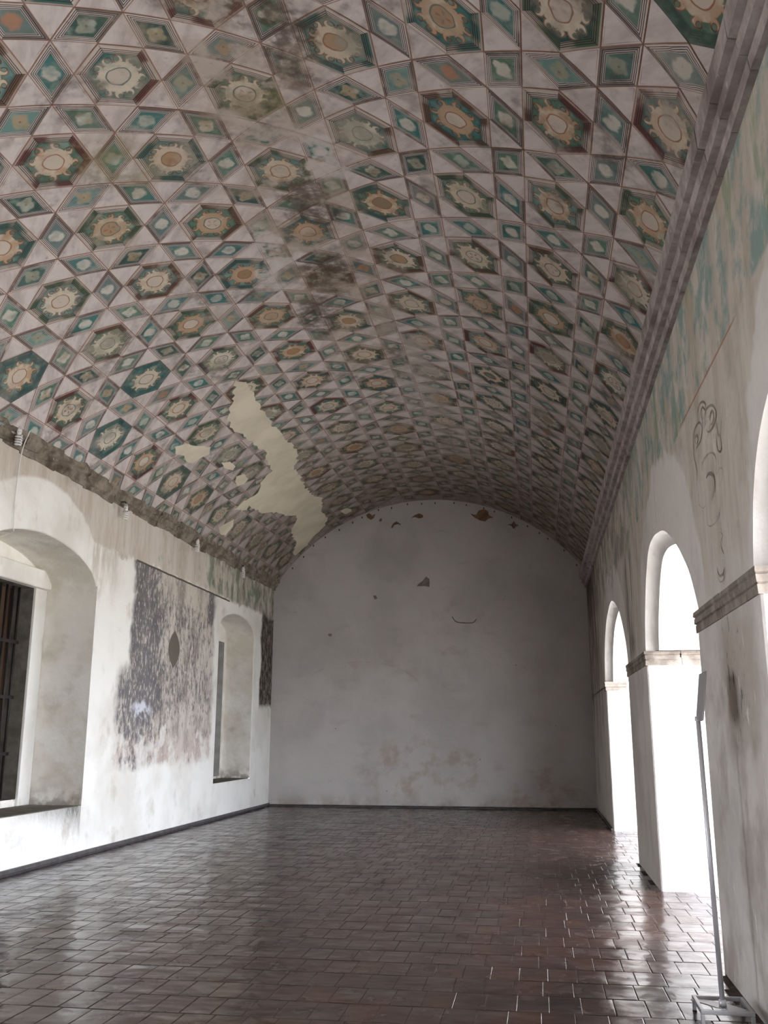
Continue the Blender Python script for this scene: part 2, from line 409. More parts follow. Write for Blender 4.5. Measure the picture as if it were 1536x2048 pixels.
def mat_wall_right():
    m = Mat('limewashed_arcade_wall', .93, .2); x, y0, z0 = m.pos(); p = m.vec(x, y0, z0)
    dn = m.noise(p, 1.5, 4) - .5; d2 = m.noise(m.vec(y0, z0, 2.0), 4.0, 4) - .5
    y = y0 + dn * .5; z = z0 + dn * .35 + d2 * .25
    inner = x.ss(XR + .03, XR + .005)                   # room face of the wall, not the reveals
    streak = m.noise(m.vec(y0 * 4.5, z0 * .8, x), 1.0, 4.5, .68)
    new = m.mix(srgb(218, 214, 210), srgb(198, 193, 188), m.noise(p, 1.3, 5).ss(.4, .7))
    new = m.mix(new, srgb(188, 181, 172), streak.ss(.55, .72) * inner * .55)
    old = m.mix(srgb(202, 195, 186), srgb(182, 172, 160), streak.ss(.36, .64))
    old = m.mix(old, srgb(150, 138, 124), m.noise(p, 1.7, 5).ss(.52, .74) * .75)
    # newer plaster haunches round each arch
    def halo(c0, hw): return (((y - c0) / hw).abs()._m('POWER', 2.0) + ((z - 2.3) / 1.55)._m('POWER', 2.0)).ss(1.06, .96)
    h = halo(8.3, 1.95).max(halo(13.95, 2.3)).max(halo(3.1, 2.0))
    ofac = inner * (1.0 - h) * z.ss(2.15, 2.6)
    c = m.mix(new, old, ofac * .85)
    # painted frieze: verdigris remnants under the cornice
    fz = inner * z0.ss(3.70, 3.74) * (1.0 - h * .8) * y0.ss(12.5, 9.0)
    tn = m.noise(m.vec(y0 * 3.0, z0 * 2.2, 6.), 1.0, 6, .68)
    c = m.mix(c, srgb(118, 150, 148), fz * tn.ss(.44, .6) * .8)
    c = m.mix(c, srgb(136, 152, 122), fz * m.noise(m.vec(y0 * 3, z0 * 1.4, 1.), 1.0, 4).ss(.55, .66) * .7)
    c = m.mix(c, srgb(186, 172, 154), fz * m.noise(m.vec(y0 * 5, z0 * 2., 3.3), 1.0, 4).ss(.56, .66) * .8)
    c = m.mix(c, srgb(112, 84, 54), fz * m.noise(m.vec(y0 * 7, z0 * 1.6, 5.3), 1.0, 4).ss(.66, .74) * .6)
    c = m.mix(c, srgb(160, 104, 70), inner * (z0 - 3.725 + (y0 - 6.0) * -.02).abs().ss(.012, .004) * y0.band(4.9, 6.9, .15) * .8)
    fg = inner * z.ss(3.5, 3.8) * y0.ss(9.5, 12.0)
    c = m.mix(c, srgb(92, 98, 84), fg * tn.ss(.42, .6) * .6)
    # vertical damp runs over the middle pier
    run = inner * y.band(10.7, 11.7, .2) * z.band(2.35, 3.6, .2)
    c = m.mix(c, srgb(96, 88, 80), run * m.noise(m.vec(y0 * 9, z0 * 1.3, .6), 1.0, 4).ss(.46, .6) * .85)
    far = inner * y0.ss(15.9, 17.5)
    c = m.mix(c, srgb(118, 106, 94), far * streak.ss(.34, .6) * z0.ss(.4, 2.6) * .85)
    # scratches and flaking on the near pier
    sc = inner * y.band(5.15, 6.05, .12) * z.band(1.45, 2.2, .15)
    c = m.mix(c, srgb(150, 134, 116), sc * .5)
    c = m.mix(c, srgb(60, 54, 50), sc * m.noise(m.vec(y0 * 16, z0 * 4.5, 2.), 1.0, 5, .7).ss(.56, .64) * y.band(5.4, 5.95, .1) * .85)
    lo = inner * z0.ss(2.2, 1.9) * y0.ss(7.5, 7.0)
    c = m.mix(c, srgb(150, 140, 126), lo * m.noise(p, 2.2, 5).ss(.46, .68) * .55)
    c = m.mix(c, srgb(226, 224, 220), lo * m.noise(m.vec(y0 * 8, z0 * 2.6, 3.), 1.0, 5, .65).ss(.62, .68) * .7)
    plaster_bump(m, p, .6)
    return m.base(c)

def mat_wall_back():
    m = Mat('limewashed_end_wall', .93, .2); x, y, z = m.pos(); p = m.vec(x, y, z)
    c = m.mix(srgb(190, 185, 182), srgb(177, 172, 169), m.noise(p, .8, 5).ss(.4, .66))
    c = m.mix(c, srgb(156, 149, 142), m.noise(m.vec(x, y, z * 2.0), 1.5, 5).ss(.56, .76) * .4)
    n1 = m.noise(p, 2.4, 5, .62); n0 = m.noise(p, 1.1, 3) - .5
    def spot(cx, cz, rx, rz): return (((x + n0 - cx) / rx)._m('POWER', 2.0) + ((z + n0 * .6 - cz) / rz)._m('POWER', 2.0)).ss(1.1, .3)
    st = spot(-2.4, .75, 1.6, .75).max(spot(.1, .35, .9, .5)).max(spot(-3.2, 2.9, 1.1, .45) * .5).max(spot(-1.7, 3.9, .9, .5) * .5)
    c = m.mix(c, srgb(156, 140, 118), st * n1.ss(.45, .66) * .6)
    c = m.mix(c, srgb(140, 128, 112), z.ss(.35, .0) * n1.ss(.38, .6) * .6)
    c = m.mix(c, srgb(110, 104, 98), m.voro(p, 2.2).ss(.035, .02) * .8)
    # bulging seams where an arch was walled up
    arc = ((((x + 3.75) / 1.3)._m('POWER', 2.0) + ((z - 2.4) / .62)._m('POWER', 2.0)).sqrt() - 1.0).abs().ss(.035, .0) * z.ss(2.45, 2.6)
    c = m.mix(c, srgb(150, 142, 134), arc * n1.ss(.4, .6) * .3)
    plaster_bump(m, p, .5)
    return m.base(c)

def mat_niche():
    m = Mat('niche_plaster', .93, .2); x, y, z = m.pos(); p = m.vec(x, y, z)
    c = m.mix(srgb(230, 226, 218), srgb(214, 207, 194), m.noise(p, 1.8, 5).ss(.4, .66))
    c = m.mix(c, srgb(150, 138, 120), m.noise(m.vec(x * 2, y * 1.3, z * 2.4), 1.2, 5).ss(.5, .8) * .45)
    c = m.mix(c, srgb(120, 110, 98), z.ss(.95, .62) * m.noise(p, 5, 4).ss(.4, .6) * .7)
    plaster_bump(m, p, .5); return m.base(c)

def mat_stone(name, a, b, dark):
    m = Mat(name, .95, .2); x, y, z = m.pos(); p = m.vec(x, y, z)
    f = m.noise(p, 5, 6, .65); c = m.mix(a, b, f.ss(.36, .62))
    c = m.mix(c, dark, m.noise(p, 2.2, 5, .6).ss(.52, .7) * .8)
    c = m.mix(c, srgb(206, 200, 194), m.noise(p, 16, 3).ss(.68, .74) * .6)
    m.bump(f + m.noise(p, 24, 4) * .6, .5, .012); return m.base(c)

def mat_tile():
    m = Mat('waxed_clay_tile', .3, .55); x, y, z = m.pos(); p = m.vec(x, y, z)
    _, _, idx, rnd = m.info()
    h = m.white(m.vec((x / .18).floor(), (y / .335).floor(), 0))
    c = m.mix(srgb(62, 43, 36), srgb(54, 40, 36), h)
    c = m.mix(c, srgb(44, 37, 36), m.noise(p, 1.6, 4).ss(.42, .66) * .7)
    c = m.mix(c, srgb(122, 104, 94), m.noise(p, 14, 4).ss(.68, .78) * .5)
    m.rough(m.noise(p, 3.5, 5).ss(.35, .7) * .16 + m.noise(p, 1.0, 2) * .14 + .08)
    m.bump(m.noise(m.vec(x * .8, y * 1.3, z), 2.6, 2) * 2.2 + m.noise(p, 10, 3) * .25, .34, .02)
    return m.base(c)

def mat_wood():
    m = Mat('dark_shutter_wood', .7, .3); x, y, z = m.pos()
    f = m.noise(m.vec(x * 14, y * 14, z * .8), 1.0, 5)
    return m.base(m.mix(srgb(84, 62, 44), srgb(46, 36, 28), f.ss(.35, .65)))

M_SHELL, M_HEX, M_RHO, M_PATCH = mat_shell(), mat_hex(), mat_rhomb(), mat_patch()
M_WL, M_WR, M_WB, M_NI = mat_wall_left(), mat_wall_right(), mat_wall_back(), mat_niche()
M_STONE_R = mat_stone('grey_cornice_stone', srgb(180, 170, 168), srgb(152, 142, 140), srgb(120, 108, 106))
M_STONE_L = mat_stone('weathered_cornice_stone', srgb(142, 132, 120), srgb(106, 96, 84), srgb(64, 54, 44))
M_IMP = mat_stone('impost_stone', srgb(158, 148, 138), srgb(124, 114, 106), srgb(88, 80, 74))
M_TILE = mat_tile(); M_MORTAR = plain('tile_joint_mortar', srgb(80, 68, 62), .85, .2, 0, .5, 20)
M_WOOD = mat_wood(); M_IRON = plain('rusty_dark_iron', srgb(48, 40, 38), .6, .4, .3, .4, 14)
M_METAL = plain('brushed_grey_metal', srgb(206, 207, 212), .3, .6, .35)
M_BASE = plain('dull_grey_metal', srgb(158, 158, 160), .4, .5, .4)
M_PANEL = plain('grey_sign_panel', srgb(150, 148, 148), .6, .4)
M_WHITE = plain('white_plastic', srgb(228, 226, 222), .4, .5)
M_GLASSY = plain('white_glass_tube', srgb(232, 232, 230), .2, .6)
M_SKIRT = plain('dark_skirting_paint', srgb(84, 80, 80), .5, .4, 0, .4, 9)
M_GROUND = plain('pale_courtyard_paving', srgb(190, 186, 178), .9, .2, 0, .15, 2)
M_INK = plain('faded_umber_line', srgb(160, 147, 134), .95, .1, 0, .4, 5)
M_INKS = plain('faded_umber_wash', srgb(176, 166, 154), .95, .1, 0, .3, 9)
M_OCHRE = plain('ochre_fresco_fragment', srgb(136, 110, 86), .95, .1, 0, .4, 8)
M_GREYF = plain('grey_bare_plaster', srgb(134, 126, 118), .95, .1, 0, .3, 8)
M_SILL = plain('grey_sill_plaster', srgb(128, 122, 112), .9, .2, 0, .3, 6)

# ================================================================== STRUCTURE
# ---- floor slab (joint bed) and courtyard ground
bm = bmesh.new(); box(bm, XL - .9, XR + TW + .02, YF - .2, YB + .3, -.3, -.003)
floor = mk('floor', bm, M_MORTAR, kind='structure')
bm = bmesh.new(); box(bm, XR + TW + .03, XR + 60, -40, 60, -.4, -.05)
mk('ground_courtyard', bm, M_GROUND, kind='structure')
bm = bmesh.new(); box(bm, XL - 60, XL - 1.12, -40, 60, -.4, -.05)
mk('ground_garden', bm, M_GROUND, kind='structure')

# ---- arcade wall with round-edged arches
ZT, ZI0, ZI1 = 5.05, 2.19, 2.335
PROF = [
    [(-7.91, 2.335), (-7.75, 2.75), (-7.25, 3.1), (-6.0, 3.28), (-4.75, 3.1), (-4.25, 2.75), (-4.09, 2.335)],
    [(-2.36, 2.335), (-2.2, 2.75), (-1.7, 3.1), (-.5, 3.28), (.75, 3.1), (1.25, 2.75), (1.41, 2.335)],
    [(1.31, 2.335), (1.47, 2.62), (1.95, 2.97), (2.5, 3.18), (3.15, 3.29), (3.75, 3.26), (4.25, 3.13), (4.6, 2.96), (4.82, 2.74), (4.93, 2.52), (4.99, 2.335)],
    [(6.69, 2.335), (6.93, 2.62), (7.2, 2.81), (7.53, 2.99), (8.03, 3.19), (8.45, 3.27), (8.85, 3.3), (9.2, 3.26), (9.48, 3.1), (9.72, 2.86), (9.9, 2.6), (10.0, 2.335)],
    [(11.93, 2.335), (12.08, 2.62), (12.5, 2.96), (13.0, 3.2), (13.9, 3.4), (14.8, 3.3), (15.35, 3.1), (15.75, 2.8), (15.93, 2.5), (15.98, 2.335)]]
CH = .12
bm = bmesh.new()
yl = YF
for (ya, yb), pr in zip(ARCHES + [(None, None)], PROF + [None]):
    # pier from yl to ya
    y1 = ya if ya is not None else YB + .3
    ring = [(XR, yl), (XR, y1), (XR + TW, y1), (XR + TW, yl)]
    for k in range(4):
        a, b = ring[k], ring[(k + 1) % 4]
        poly(bm, [(a[0], a[1], -.01), (b[0], b[1], -.01), (b[0], b[1], ZI0 + .08), (a[0], a[1], ZI0 + .08)])
    if ya is not None: yl = yb
clean(bm, .035, 35, 3)
prev_end = YF
ALLP = []
for pr in PROF:
    ps = interp([Vector((a, b)) for a, b in pr], 5); ALLP.append(ps)
    y0, y1 = ps[0].x, ps[-1].x
    poly(bm, [(XR, prev_end, ZI0 + .05), (XR, y0, ZI0 + .05), (XR, y0, ps[0].y), (XR, y0, ZT), (XR, prev_end, ZT)])
    for a, b in zip(ps, ps[1:]): poly(bm, [(XR, a.x, a.y), (XR, b.x, b.y), (XR, b.x, ZT), (XR, a.x, ZT)])
    prev_end = y1
    # rounded arris: rings from the room face into the soffit
    nor = []
    for i in range(len(ps)):
        t = (ps[min(i + 1, len(ps) - 1)] - ps[max(i - 1, 0)]).normalized(); nor.append(Vector((t.y, -t.x)))
    nor[0] = Vector((1, 0)); nor[-1] = Vector((-1, 0))
    rings = []
    for k in range(6):
        t = math.pi / 2 * k / 5
        rings.append([(XR + CH * (.75 * math.sin(t) + .25 * k / 5) , p.x + n.x * CH * (1 - math.cos(t) * .75 - .25 * (1 - k / 5)), p.y + n.y * CH * (1 - math.cos(t) * .75 - .25 * (1 - k / 5))) for p, n in zip(ps, nor)])
    last = rings[-1]
    rings.append([(XR + TW, b, c) for a, b, c in last])
    for A, B in zip(rings, rings[1:]):
        for i in range(len(A) - 1): poly(bm, [A[i], A[i + 1], B[i + 1], B[i]])
    # outer face above the arch
    for i in range(len(last) - 1):
        a, b = last[i], last[i + 1]; poly(bm, [(XR + TW, a[1], a[2]), (XR + TW, a[1], ZT), (XR + TW, b[1], ZT), (XR + TW, b[1], b[2])])
poly(bm, [(XR, prev_end, ZI0 + .05), (XR, YB + .3, ZI0 + .05), (XR, YB + .3, ZT), (XR, prev_end, ZT)])
ends = [YF] + [q for ps in ALLP for q in (ps[0].x + CH, ps[-1].x - CH)] + [YB + .3]
for i in range(0, len(ends), 2):
    poly(bm, [(XR + TW, ends[i], ZI0 + .05), (XR + TW, ends[i + 1], ZI0 + .05), (XR + TW, ends[i + 1], ZT), (XR + TW, ends[i], ZT)])
poly(bm, [(XR, YF, ZT), (XR + TW, YF, ZT), (XR + TW, YB + .3, ZT), (XR, YB + .3, ZT)])
bmesh.ops.remove_doubles(bm, verts=bm.verts, dist=.0005); bmesh.ops.recalc_face_normals(bm, faces=bm.faces)
wall_right = mk('wall_right', bm, M_WR, kind='structure')
for p in wall_right.data.polygons:
    if len(p.vertices) == 4: p.use_smooth = True
wall_right.data.set_sharp_from_angle(angle=math.radians(32))

# impost stones on every pier, moulded, two or three stones to a face
def impost_block(y0, y1, x0, x1):
    """moulded block between y0..y1, x0..x1 (outer dimensions at the top fillet)"""
    bm = bmesh.new()
    lay = [(ZI0, .010), (ZI0 + .05, .010), (ZI0 + .056, .016), (ZI0 + .066, .004), (ZI0 + .10, .003), (ZI0 + .106, .009), (ZI0 + .116, .0), (ZI1, .0)]
    R = []
    for z, ins in lay:
        R.append([bm.verts.new((x, y, z)) for x, y in ((x0 + ins, y0 + ins), (x1 - ins, y0 + ins), (x1 - ins, y1 - ins), (x0 + ins, y1 - ins))])
    for A, B in zip(R, R[1:]):
        for k in range(4): bm.faces.new((A[k], A[(k + 1) % 4], B[(k + 1) % 4], B[k]))
    bm.faces.new(R[0][::-1]); bm.faces.new(R[-1])
    for v in bm.verts: v.co += Vector((random.uniform(-1, 1), random.uniform(-1, 1), random.uniform(-1, 1))) * .003
    return mk('impost_stone', bm, M_IMP, wall_right)
piers = [(1.30, 1.42), (4.90, 6.81), (9.98, 12.06), (15.86, 16.1)]
PJ = .02
for a, b in piers:
    n = max(1, round((b - a) / .95)); cuts = [a - PJ + (b - a + 2 * PJ) * k / n for k in range(n + 1)]
    for c0, c1 in zip(cuts, cuts[1:]): impost_block(c0 + .003, c1 - .003, XR - PJ, XR + .34)
    if b > 16: continue
    for x0, x1 in ((XR + .345, XR + .68), (XR + .685, XR + TW + .04)):
        impost_block(a - PJ, b + PJ, x0, x1)

# ---- window wall with two deep niches and an added unseen one
NICHES = [  # y0, y1, sill, back plane x, arch profile, opening (y0, y1, z0, z1), depth of opening
    (1.02, 3.78, .61, -6.48, [(1.02, 3.4), (1.15, 3.53), (1.4, 3.65), (1.75, 3.755), (2.15, 3.815), (2.5, 3.825), (2.85, 3.795), (3.25, 3.72), (3.6, 3.58), (3.78, 3.4)], (1.35, 3.49, .70, 3.36), .357),
    (8.72, 11.48, .61, -6.48, [(8.72, 3.4), (8.85, 3.53), (9.1, 3.65), (9.45, 3.755), (9.85, 3.815), (10.2, 3.825), (10.55, 3.795), (10.95, 3.72), (11.3, 3.58), (11.48, 3.4)], (9.05, 11.19, .70, 3.36), .32),
    (16.44, 18.62, .63, -6.33, [(16.44, 3.42), (16.55, 3.56), (16.85, 3.68), (17.25, 3.755), (17.55, 3.77), (17.9, 3.75), (18.25, 3.68), (18.52, 3.56), (18.62, 3.42)], (16.75, 18.46, .68, 3.33), .22)]
bm = bmesh.new(); bn = bmesh.new(); prev = YF
for y0, y1, zs, xb, pr, op, od in NICHES:
    ps = interp([Vector(q) for q in pr], 3)
    poly(bm, [(XL, prev, -.01), (XL, y0, -.01), (XL, y0, zs), (XL, y0, ps[0].y), (XL, y0, ZT), (XL, prev, ZT)])
    poly(bm, [(XL, y0, -.01), (XL, y1, -.01), (XL, y1, zs), (XL, y0, zs)])
    for a, b in zip(ps, ps[1:]): poly(bm, [(XL, a.x, a.y), (XL, b.x, b.y), (XL, b.x, ZT), (XL, a.x, ZT)])
    prev = y1
nxt = [q[0] for q in NICHES[1:]] + [YB + .3]
# side panels after each niche were opened above by prev; close the last one
bmesh.ops.remove_doubles(bm, verts=bm.verts, dist=.0005)
y1 = NICHES[-1][1]; zs = NICHES[-1][2]
poly(bm, [(XL, y1, -.01), (XL, YB + .3, -.01), (XL, YB + .3, ZT), (XL, y1, ZT), (XL, y1, NICHES[-1][4][-1][1]), (XL, y1, zs)])
# outer skin closing the wall behind
oa, ob, oc, od_ = NICHES[0][5]; xo = XL - 1.1          # unseen open window, added to brighten the right wall and vault
for q in (((YF, -.01), (oa, ZT)), ((ob, -.01), (YB + .3, ZT)), ((oa, -.01), (ob, oc)), ((oa, od_), (ob, ZT))):
    poly(bm, [(xo, q[0][0], q[0][1]), (xo, q[1][0], q[0][1]), (xo, q[1][0], q[1][1]), (xo, q[0][0], q[1][1])])
poly(bm, [(XL - 1.1, YF, ZT), (XL, YF, ZT), (XL, YB + .3, ZT), (XL - 1.1, YB + .3, ZT)])
for y0, y1, zs, xb, pr, op, od in NICHES:
    ps = interp([Vector(q) for q in pr], 3)
    R = [(y0, zs), (y0, ps[0].y)] + [(p.x, p.y) for p in ps[1:-1]] + [(y1, ps[-1].y), (y1, zs)]
    for a, b in zip(R, R[1:]): poly(bm, [(XL, a[0], a[1]), (xb, a[0], a[1]), (xb, b[0], b[1]), (XL, b[0], b[1])])
bmesh.ops.remove_doubles(bm, verts=bm.verts, dist=.0005); bmesh.ops.recalc_face_normals(bm, faces=bm.faces)
es = [e for e in bm.edges if len(e.link_faces) == 2 and abs(e.verts[0].co.x - XL) < .001 and abs(e.verts[1].co.x - XL) < .001 and e.calc_face_angle(0) > 1.0 and e.verts[0].co.z < 5 and e.verts[0].co.z > .3]
bmesh.ops.bevel(bm, geom=es, offset=.03, segments=3, affect='EDGES', profile=.6)
wall_left = mk('wall_left', bm, M_WL, kind='structure')
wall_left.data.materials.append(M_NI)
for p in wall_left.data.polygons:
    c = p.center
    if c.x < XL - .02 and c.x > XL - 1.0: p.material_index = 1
    if c.x < XL - .0005: p.use_smooth = True
wall_left.data.set_sharp_from_angle(angle=math.radians(32))

# windows: back plaster ring with opening, lintel, sill, shutter boards and iron bars
for wj, (y0, y1, zs, xb, pr, op, od) in enumerate(NICHES):
    a, b, c, d = op; wi = (0, 0, 1)[wj]
    bm = bmesh.new(); zt = 4.0
    poly(bm, [(xb, y0, zs - .05), (xb, a, zs - .05), (xb, a, zt), (xb, y0, zt)])
    poly(bm, [(xb, b, zs - .05), (xb, y1, zs - .05), (xb, y1, zt), (xb, b, zt)])
    poly(bm, [(xb, a, zs - .05), (xb, b, zs - .05), (xb, b, c), (xb, a, c)])
    poly(bm, [(xb, a, d), (xb, b, d), (xb, b, zt), (xb, a, zt)])
    win = mk('window_%d' % (3, 1, 2)[wj], bm, M_NI, kind='structure')
    win['label'] = ['deep arched window niche with open iron bars beside the viewer', 'near deep arched window niche with dark bars and boarded shutters', 'far narrow arched window niche beside the corner'][wj]
    bm = bmesh.new(); x2 = xb - od
    for (p, q) in (((a, c), (a, d)), ((a, d), (b, d)), ((b, d), (b, c)), ((b, c), (a, c))):
        poly(bm, [(xb + .002, p[0], p[1]), (x2, p[0], p[1]), (x2, q[0], q[1]), (xb + .002, q[0], q[1])])
    mk('opening_reveal', bm, plain('grey_stone_reveal', srgb(112, 106, 98), .9, .2, 0, .4, 5) if wi == 0 else plain('pale_reveal', srgb(176, 174, 168), .9, .2, 0, .2, 5), win)
    # sill slab
    bm = bmesh.new(); box(bm, xb - .01, XL - .035, y0 + .004, y1 - .004, zs - .06, zs + .004)
    mk('window_sill', bm, M_SILL, win)
    if wi == 0:
        # raised plaster jambs and lintel round the opening
        bm = bmesh.new(); box(bm, xb - .05, xb + .035, b + .002, y1 - .002, zs + .005, d + .02); clean(bm, .012)
        mk('jamb_plaster', bm, M_WL, win)
        bm = bmesh.new(); box(bm, xb - .05, xb + .035, y0 + .002, a - .002, zs + .005, d + .02); clean(bm, .012)
        mk('jamb_plaster', bm, M_WL, win)
        bm = bmesh.new(); box(bm, xb - .06, xb + .10, y0 + .002, y1 - .002, d + .002, d + .25); clean(bm, .03, seg=3)
        mk('lintel', bm, M_WL, win)
    # shutter boards
    nb = 9 if wi == 0 else 6; wdt = (b - a) / nb
    for k in range(nb if wj else 0):
        bm = bmesh.new(); box(bm, x2 - .03, x2 + .012 + random.uniform(-.004, .004), a + k * wdt + .006, a + (k + 1) * wdt - .006, c - .01, d + .01); clean(bm, .006)
        mk('shutter_board', bm, M_WOOD if wi == 0 else M_PANEL, win)
    if wj: bm = bmesh.new(); box(bm, x2 - .06, x2 - .04, a - .05, b + .05, c - .05, d + .05); mk('shutter_backing', bm, M_WOOD, win)
    nbar = 15 if wi == 0 else 8
    for k in range(nbar):
        yy = a + (b - a) * (k + .5) / nbar; bm = bmesh.new()
        xr = xb - .16
        tube(bm, [(xr, yy, c), (xr, yy, d)], .016, 8); mk('window_bar', bm, M_IRON, win, True)
    for zz in ([1.25, 1.95, 2.65] if wi == 0 else [1.5, 2.5]):
        bm = bmesh.new(); box(bm, xb - .175, xb - .145, a, b, zz - .02, zz + .02); mk('cross_bar', bm, M_IRON, win)

# ---- end walls
def end_wall(name, y, mat, th):
    bm = bmesh.new(); n = 48; yo = y + th
    pts = [(XL - .1, -.01)] + [(XL - .1, 4.4)] + [(VX + (VR + .05) * math.sin(t), VZ + (VR + .05) * math.cos(t)) for t in [-1.02 + 2.0 * k / n for k in range(n + 1)]] + [(XR + .1, 4.4), (XR + .1, -.01)]
    poly(bm, [(p[0], y, p[1]) for p in pts]); poly(bm, [(p[0], yo, p[1]) for p in pts])
    for a, b in zip(pts, pts[1:] + pts[:1]): poly(bm, [(a[0], y, a[1]), (b[0], y, b[1]), (b[0], yo, b[1]), (a[0], yo, a[1])])
    bmesh.ops.recalc_face_normals(bm, faces=bm.faces)
    return mk(name, bm, mat, kind='structure')
wall_back = end_wall('wall_back', YB, M_WB, .3)
end_wall('wall_front', YF, M_WB, -.3)

# ---- the vault: a lattice of equal triangles; hexagons and rhombi are painted on groups of them
S0, HS, Y0, EY = .0486, .8873 / 3, 6.381, 1.0839 / 3
WARP = {-5: 0, -4: -.05, -3: .045, -2: .05, -1: .0, 0: -.08, 1: -.1, 2: .01, 3: .11, 4: -.04, 5: 0}
def warp(j):
    r = max(-4.999, min(4.999, j / 3)); a = math.floor(r); t = r - a
    return WARP[a] * (1 - t) + WARP[a + 1] * t
def lat(i, j, off=0.):
    """lattice point -> point on the vault"""
    s = S0 + j * HS; y = Y0 + (i + j / 2) * EY - .0092 * j / 3 + warp(j); t = s / VR
    return Vector((VX + (VR - off) * math.sin(t), y, VZ + (VR - off) * math.cos(t)))
def tri_patch(bm, A, B, C, off, uvl, uvf, n=2, cache=None):
    """lattice triangle split n*n; uvf gets barycentrics and lattice coordinates"""
    def P(u, v):
        w_ = 1 - u - v
        return (A[0] * w_ + B[0] * u + C[0] * v, A[1] * w_ + B[1] * u + C[1] * v)
    def V(u, v):
        q = P(u, v); key = (round(q[0] * 60), round(q[1] * 60))
        if cache is not None and key in cache: return cache[key]
        vv = bm.verts.new(lat(q[0], q[1], off))
        if cache is not None: cache[key] = vv
        return vv
    for a in range(n):
        for b in range(n - a):
            for tr in (((a, b), (a + 1, b), (a, b + 1)), ((a + 1, b), (a + 1, b + 1), (a, b + 1))):
                if max(x + y for x, y in tr) > n: continue
                f = bm.faces.new([V(x / n, y / n) for x, y in tr]); f.smooth = True
                for l, (x, y) in zip(f.loops, tr): l[uvl].uv = uvf(x / n, y / n, P(x / n, y / n))
JMIN, JMAX = -15, 14
bm = bmesh.new(); uvl = bm.loops.layers.uv.new('tri'); cache = {}
for j in range(JMIN, JMAX):
    for i in range(-70, 60):
        yc = Y0 + (i + j / 2) * EY
        if yc < YF - .6 or yc > YB + .3: continue
        tri_patch(bm, (i, j), (i + 1, j), (i, j + 1), 0, uvl, lambda u, v, q: (u, v), 2, cache)
        tri_patch(bm, (i + 1, j + 1), (i, j + 1), (i + 1, j), 0, uvl, lambda u, v, q: (u, v), 2, cache)
bmesh.ops.recalc_face_normals(bm, faces=bm.faces)
ceiling = mk('ceiling', bm, M_SHELL, kind='structure')

HEXN = [(1, 0), (0, 1), (-1, 1), (-1, 0), (0, -1), (1, -1)]
def on_vault(y, s, off=0.):
    return Vector((VX + (VR - off) * math.sin(s / VR), y, VZ + (VR - off) * math.cos(s / VR)))
MAROON, BROWN, GREEN, TEAL, SLATE = srgb(92, 38, 38), srgb(96, 68, 50), srgb(62, 88, 66), srgb(40, 92, 88), srgb(60, 58, 60)
hex_mesh = {}
def hex_local(q, ci, cj): di, dj = q[0] - ci, q[1] - cj; return (di + dj / 2, dj * .8660254)
# coffers whose frame colour can be read in the photograph, by (k, row): colour and ground tone
KNOWN = [(5.84, -.82, MAROON, .1, 0), (6.48, -1.70, MAROON, .6, 0), (6.94, -.83, TEAL, .9, 1), (6.34, .08, GREEN, .6, 0), (5.73, .95, TEAL, .9, 1),
    (6.80, .96, BROWN, .2, 0), (7.39, .04, GREEN, .9, 0), (7.55, -1.71, GREEN, .4, 1), (8.01, -.83, BROWN, .4, 1), (8.44, .07, TEAL, .1, 1), (8.59, -1.75, BROWN, .9, 0),
    (5.24, 1.84, TEAL, .1, 1), (6.35, 1.82, BROWN, .1, 1), (5.91, 2.68, MAROON, .4, 0), (5.19, 3.62, MAROON, .85, 0), (7.49, 1.81, GREEN, .5, 0), (7.04, 2.66, GREEN, .9, 0), (6.34, 3.63, GREEN, .4, 0),
    (8.56, 1.79, BROWN, .6, 0), (8.12, -2.63, GREEN, .9, 0), (9.18, -2.62, BROWN, .4, 0), (9.70, -1.75, GREEN, .4, 1), (8.61, -3.47, TEAL, .85, 2), (10.24, -2.64, TEAL, .1, 2),
    (10.76, -1.77, SLATE, .4, 0), (9.61, -3.49, MAROON, .6, 0), (10.63, -3.48, TEAL, .1, 2), (11.29, -2.64, MAROON, .6, 0), (11.79, -3.52, MAROON, .6, 1), (12.8, -3.5, TEAL, .6, 2),
    (7.5, 3.6, MAROON, .6, 0), (8.6, 3.6, GREEN, .6, 0), (7.9, .95, TEAL, .6, 0), (8.1, 2.66, BROWN, .6, 0), (9.2, 2.66, GREEN, .5, 1), (9.7, 1.8, GREEN, .35, 1), (4.8, 2.68, GREEN, .8, 0), (4.1, 3.6, SLATE, .6, 2),
    (9.5, .05, BROWN, .4, 0), (10.6, .05, TEAL, .6, 0), (9.1, -.83, TEAL, .9, 1), (10.2, -.83, BROWN, .5, 1), (9.0, .95, BROWN, .6, 1)]
seed = 0
